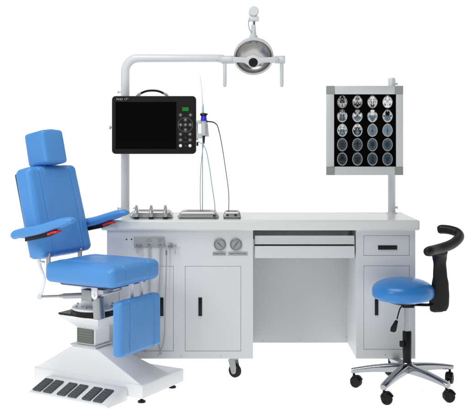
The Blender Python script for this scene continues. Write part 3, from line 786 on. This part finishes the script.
# column, turntable
cu, cv = -.112, .085
b = B(); b.lathe([(0, .415), (.070, .415), (.070, .572), (0, .572)][::1], (cu, cv, 0), (0, 0, 1), 44); b.lathe([(0, .407), (.108, .407), (.115, .413), (.115, .421), (.108, .426), (.074, .428), (0, .428)], (cu, cv, 0), (0, 0, 1), 56); obj('column', b, M['white'], ch, local=True)
b = B(); b.lathe([(0, .391), (.120, .391), (.120, .4065), (0, .4065)], (cu, cv, 0), (0, 0, 1), 56)
b.box((cu - .155, cv - .10, .383), (cu + .10, cv + .10, .3905), .001, 1); obj('turntable', b, M['black'], ch, local=True)
for k in range(8):
    an = k * math.pi / 4 + .2; b = B(); b.cyl((cu + .096 * math.cos(an), cv + .096 * math.sin(an), .4265), (cu + .096 * math.cos(an), cv + .096 * math.sin(an), .434), .006, seg=6)
    obj('bolt', b, M['steel'], ch, local=True)
# white hopper-shaped carrier under the turntable
b = B()
tp = [(cu - .150, cv - .105, .382), (cu + .105, cv - .105, .382), (cu + .105, cv + .105, .382), (cu - .150, cv + .105, .382), (cu - .150, cv - .105, .376), (cu + .105, cv - .105, .376), (cu + .105, cv + .105, .376), (cu - .150, cv + .105, .376)]
bt = [(cu - .065, cv - .07, .325), (cu + .075, cv - .07, .325), (cu + .075, cv + .07, .325), (cu - .065, cv + .07, .325)]
b.hull([Vector(p) for p in tp + bt], .002, 1); obj('carrier', b, M['white'], ch, local=True)
# lift neck: grey bellows left face, white casing right
b = B(); b.box((cu - .070, cv - .058, .236), (cu + .050, cv + .058, .324), .002, 1)
lift = obj('lift_casing', b, M['white'], ch, local=True)
b = B()
b.box((cu - .064, cv - .0625, .244), (cu + .042, cv - .0585, .316), .001, 1)
for k in range(5): b.box((cu - .060, cv - .0640, .248 + k * .0135), (cu + .038, cv - .0627, .2585 + k * .0135), .0005, 1)
obj('bellows', b, M['bellow'], lift, local=True)
b = B(); b.box((cu - .098, cv - .075, .228), (cu + .064, cv + .075, .2355), .001, 1); obj('lift_flange', b, M['alu'], ch, local=True)
# base
U0, U1, V0, V1, HB = -.445, .248, .0, .362, .088
b = B(); b.box((U0, V0, .022), (U1, V1, HB), .004, 2)
b.hull([Vector(p) for p in [(U0 + .004, V0 + .004, HB - .004), (U1 - .004, V0 + .004, HB - .004), (U1 - .004, V0 + .25, HB - .004), (U0 + .004, V0 + .25, HB - .004), (cu - .085, cv - .062, .228), (cu + .052, cv - .062, .228), (cu + .052, cv + .062, .228), (cu - .085, cv + .062, .228)]], .002, 1)
base = obj('base', b, M['white'], ch, local=True)
for u, v in ((U0 + .05, V0 + .035), (U1 - .02, V0 + .02), (U0 + .05, V1 - .05), (U1 - .03, V1 - .06)):
    b = B(); b.lathe([(0, 0), (.019, 0), (.020, .006), (.010, .012), (.006, .014), (.006, .023), (0, .023)], (u, v, .0002)); obj('levelling_foot', b, M['black'], base, local=True)
# foot control in front of the base
fc = []
A0, A1 = -.330, .160
b = B()
v_f, v_b = -.165, -.002
b.prism([Vector((A0, v_f, .004)), Vector((A0, v_b, .004)), Vector((A0, v_b, .062)), Vector((A0, v_b - .03, .062)), Vector((A0, v_f, .018))], (A1 - A0, 0, 0), .003, 2)
fco = obj('foot_control', b, M['white'], ch, local=True)
sl = math.atan2(.062 - .018, (v_b - .03) - v_f)
for k in range(6):
    u = A0 + .042 + (k // 2) * .156 + (k % 2) * .068
    Tm = Matrix.Translation((u, v_f + .012, .018 + math.tan(sl) * .012 + .0008)) @ Matrix.Rotation(sl, 4, 'X')
    b = B(); b.box((-.026, 0, 0), (.026, .105, .0085), .003, 2, Tm)
    for j in range(5): b.box((-.021, .014 + j * .019, .0086), (.021, .018 + j * .019, .0098), 0, 1, Tm)
    obj('pedal', b, M['pedal'], fco, local=True)
# recline linkage on the near side
vl = -.09
def lp_(px, py, v=vl): return pv(px, py, v)
b = B(); b.tube([lp_(38.5, 254), lp_(39.8, 266), lp_(43.8, 278), lp_(42.4, 287), lp_(39.6, 296.8)], [(.011, .006)] * 3 + [(.013, .006)] * 2, 14, 6, flat=(1, 0, 0)); b.cyl(lp_(39.4, 297, vl - .012), lp_(39.4, 297, vl + .012), .013, seg=20)
b.tube([lp_(37.5, 262), lp_(44, 262)], .006, 10, smooth=False); obj('recline_arm', b, M['white'], ch, local=True)
b = B(); b.tube([lp_(40, 296.6), lp_(66, 295.8)], .0065, 16, smooth=False); b.cyl(lp_(63.5, 295.9), lp_(86, 295.2), .0135, seg=22); b.cyl(lp_(60, 296), lp_(64, 295.9), .009, seg=18); obj('push_rod', b, M['satin'], ch, local=True)
b = B(); p, q = lp_(84.2, 300), lp_(94.4, 289.8); b.box((p.x, vl - .022, p.z), (q.x, vl + .024, q.z), .002, 1); obj('motor_block', b, M['gauge'], ch, local=True)
b = B(); p, q = lp_(96.6, 299), lp_(97.4, 319); b.cyl((p.x, vl + .01, p.z + .01), (q.x, vl + .015, q.z), .028, seg=32); obj('lift_cylinder', b, M['satin'], ch, local=True)
b = B(); c = lp_(98.6, 294.6)
pts = [Vector((c.x + .018 * math.cos(a), vl - .034, c.z + .018 * math.sin(a))) for a in [math.radians(180 + 18 * k) for k in range(11)]] + [Vector((c.x + .018, vl - .034, .5745)), Vector((c.x - .018, vl - .034, .5745))]
b.prism(pts, (0, .006, 0), .001, 1); b.cyl((c.x, vl - .034, c.z), (c.x, vl - .041, c.z), .0065, seg=16); obj('pivot_bracket', b, M['white'], ch, local=True)
b = B(); b.box((c.x - .015, vl - .028, .53), (c.x + .05, vl + .05, .552), .002, 1); b.tube([(c.x + .02, vl, .52), (c.x + .10, vl + .04, .545), (.14, -.05, .556)], .006, 10); b.tube([(-.20, -.06, .55), (-.05, -.04, .548)], .007, 10, smooth=False); obj('cross_frame', b, M['alu'], ch, local=True)
# small strap joining seat and backrest
for v in (-.15, .09):
    b = B(); b.box((-.225, v - .004, .64), (-.200, v + .004, .71), .002, 1); obj('hinge', b, M['satin'], ch, local=True)

# ================================================================== stool
TX, TY = .912, 4.55
st = thing('stool', 'round blue dentist stool with curved black arm rest and chrome five-star wheeled base', 'stool', (TX, TY, 0))
b = B()
rs = .157
def dome():
    pf = [(0, .447)]
    for k in range(34):
        a = math.radians(-86 + 176 * k / 33); e_ = 2 / (2.3 if a > 0 else 3.4); c_, n_ = max(0.0, math.cos(a)), math.sin(a)
        pf.append((rs * c_ ** e_ if k < 33 else 0, .497 + (.068 if n_ > 0 else .050) * (1 if n_ > 0 else -1) * abs(n_) ** e_))
    return pf
b.lathe(dome(), (-.031, 0, 0), (0, 0, 1), 72); obj('seat', b, M['bluestool'], st, local=True, angle=60)
b = B(); b.lathe([(0, .432), (.045, .432), (.075, .441), (.095, .4487), (0, .4487)], (-.028, 0, 0)); b.box((-.04, -.04, .419), (.02, .04, .433), .003, 1); obj('seat_plate', b, M['black'], st, local=True)
def SL(px, py, Y): return P(px, py, Y) - Vector((TX, TY, 0))
b = B(); zg = SL(408, 331, TY).z
b.cyl((-.010, 0, zg - .02), (-.010, 0, .425), sz(2.6, TY), seg=24); obj('gas_piston', b, M['satin'], st, local=True)
b = B(); b.lathe([(0, .115), (.020, .115), (sz(4.3, TY), .16), (sz(4.5, TY), zg - .004), (sz(3.9, TY), zg), (0, zg)], (-.010, 0, 0), (0, 0, 1), 28)
b.box((-.052, -.03, zg - .075), (-.030, -.012, zg - .045), .003, 1); obj('column_sleeve', b, M['black'], st, local=True)
b = B(); b.tube([(-.03, -.03, .428), SL(400.3, 308, TY - .06), SL(397, 319, TY - .08)], .0035, 8); l_ = obj('height_lever', b, M['black'], st, local=True)
b = B(); b.prism([SL(395.6, 320, TY - .088), SL(398.4, 321, TY - .088), SL(396.4, 331, TY - .088), SL(394.4, 332.6, TY - .088), SL(390.2, 331.4, TY - .088), SL(391, 327.5, TY - .088)], (0, .010, 0), .003, 2); obj('paddle', b, M['black'], l_, local=True)
b = B(); b.tube([(.02, 0, .430), (.10, 0, .428), SL(432, 303.6, TY)], [(.007, .022)] * 3, 12, flat=(0, 0, 1)); obj('back_bracket', b, M['black'], st, local=True)
# arm support and curved rest
rows = [(311, 431.5, 444.5), (309.5, 429.6, 446.5), (304, 429, 449), (296, 429.8, 449.4), (285, 431.6, 448.8), (275, 433, 447.2), (264, 433.4, 446.2), (257, 432.4, 447.0), (252.5, 431.0, 447.6), (249.5, 433, 446.6), (247.5, 436, 445)]
b = B(); ys = TY
b.tube([SL((l + r_) / 2, y, ys - (.0 if y > 260 else .012 if y > 254 else .035)) for y, l, r_ in rows], [(sz((r_ - l) / 2, ys), (.012 if y > 310 else .019)) for y, l, r_ in rows], 28, 5, flat=(1, 0, 0)); obj('back_support', b, M['pu'], st, local=True)
cb = [(427.2, 251.8, 4.39, 4.3), (430, 251.1, 4.41, 5.1), (436.5, 249.4, 4.46, 5.0), (445, 247.0, 4.51, 5.0), (452.5, 243.8, 4.56, 4.9), (458, 239.2, 4.61, 4.8), (459.4, 235.6, 4.65, 4.7), (456.5, 232.2, 4.68, 4.6), (450, 230, 4.70, 4.5), (443.5, 229.2, 4.715, 4.5), (440.5, 229.4, 4.72, 4.4), (439, 229.6, 4.722, 3.9)]
b = B(); b.tube([SL(x, y, Y) for x, y, Y, r_ in cb], [sz(r_, Y) for x, y, Y, r_ in cb], 26, 8); obj('curved_armrest', b, M['pu'], st, local=True, angle=60)
# star base
RB = .268
b = B(); b.lathe([(0, .088), (.024, .088), (.034, .096), (.037, .112), (.033, .128), (.026, .137), (0, .137)], (-.010, 0, 0), (0, 0, 1), 36); hub = obj('hub', b, M['castalu'], st, local=True)
for deg in (172, 238, 303, 24, 97):
    a = math.radians(deg); dx, dy = math.cos(a), math.sin(a); cdir = Vector((dx, dy, 0)); sd = Vector((-dy, dx, 0))
    Rr = RB * (1.14 if deg == 238 else (.9 if deg == 97 else 1))
    b = B(); O = Vector((-.010, 0, 0))
    # leg: arched beam, wider top with rounded edges, narrowing to the tip
    t = bmesh.new(); rings = []
    N_ = 16
    for i in range(N_ + 1):
        s_ = i / N_; rr_ = .018 + (Rr + .014 - .018) * s_
        zt_ = .130 - .012 * s_ - .024 * s_ * s_ ; w_ = .0235 - .0045 * s_; hgt = .046 - .024 * s_
        if s_ > .97: w_ *= .8
        sec = [(-w_, -hgt * .35), (-w_ * .98, -.006), (-w_ * .75, -.0012), (-w_ * .3, 0), (w_ * .3, 0), (w_ * .75, -.0012), (w_ * .98, -.006), (w_, -hgt * .35), (w_ * .62, -hgt), (-w_ * .62, -hgt)]
        rings.append([t.verts.new(O + cdir * rr_ + sd * q[0] + Vector((0, 0, zt_ + q[1]))) for q in sec])
    for A_, C_ in zip(rings, rings[1:]):
        for k in range(10): t.faces.new((A_[k], A_[(k + 1) % 10], C_[(k + 1) % 10], C_[k]))
    t.faces.new(rings[0]); t.faces.new(rings[-1]); bmesh.ops.recalc_face_normals(t, faces=t.faces)
    b._join(t); leg = obj('leg', b, M['castalu'], st, local=True, angle=50)
    # twin-wheel caster
    c = O + cdir * Rr; wr = .0275
    tw = a + {172: 1.2, 238: .5, 303: -.5, 24: 2.3, 97: .2}[deg]
    e = Vector((math.cos(tw), math.sin(tw), 0)); f_ = Vector((-math.sin(tw), math.cos(tw), 0)); cw = c + f_ * .012
    b = B(); b.cyl(c + Vector((0, 0, .040)), c + Vector((0, 0, .080)), .0065, seg=14)
    b.tube([cw + f_ * -.026 + Vector((0, 0, .036)), cw + f_ * -.012 + Vector((0, 0, .054)), cw + f_ * .012 + Vector((0, 0, .057)), cw + f_ * .029 + Vector((0, 0, .040))], [(.005, .018)] * 4, 12, 5, flat=(0, 0, 1))
    b.box(cw + Vector((-.008, -.008, .016)), cw + Vector((.008, .008, .056)), .003, 1)
    cs = obj('caster', b, M['black'], leg, local=True)
    for sg in (-1, 1):
        b = B(); b.lathe([(0, 0), (wr - .004, 0), (wr, .003), (wr, .011), (wr - .003, .0145), (wr * .55, .0155), (wr * .5, .0135), (0, .0135)], cw + e * (.004 * sg) + Vector((0, 0, wr + .0003)), e * sg, 30)
        # merge twin wheel discs into the caster part as one wheel pair
        wo = obj('wheel_tmp', b, M['rubber'], leg, local=True)
        bm2 = bmesh.new(); bm2.from_mesh(cs.data); bm2.from_mesh(wo.data); bm2.to_mesh(cs.data); bm2.free()
        bpy.data.objects.remove(wo, do_unlink=True)
    cs.data.shade_smooth(); cs.data.set_sharp_from_angle(angle=math.radians(38))
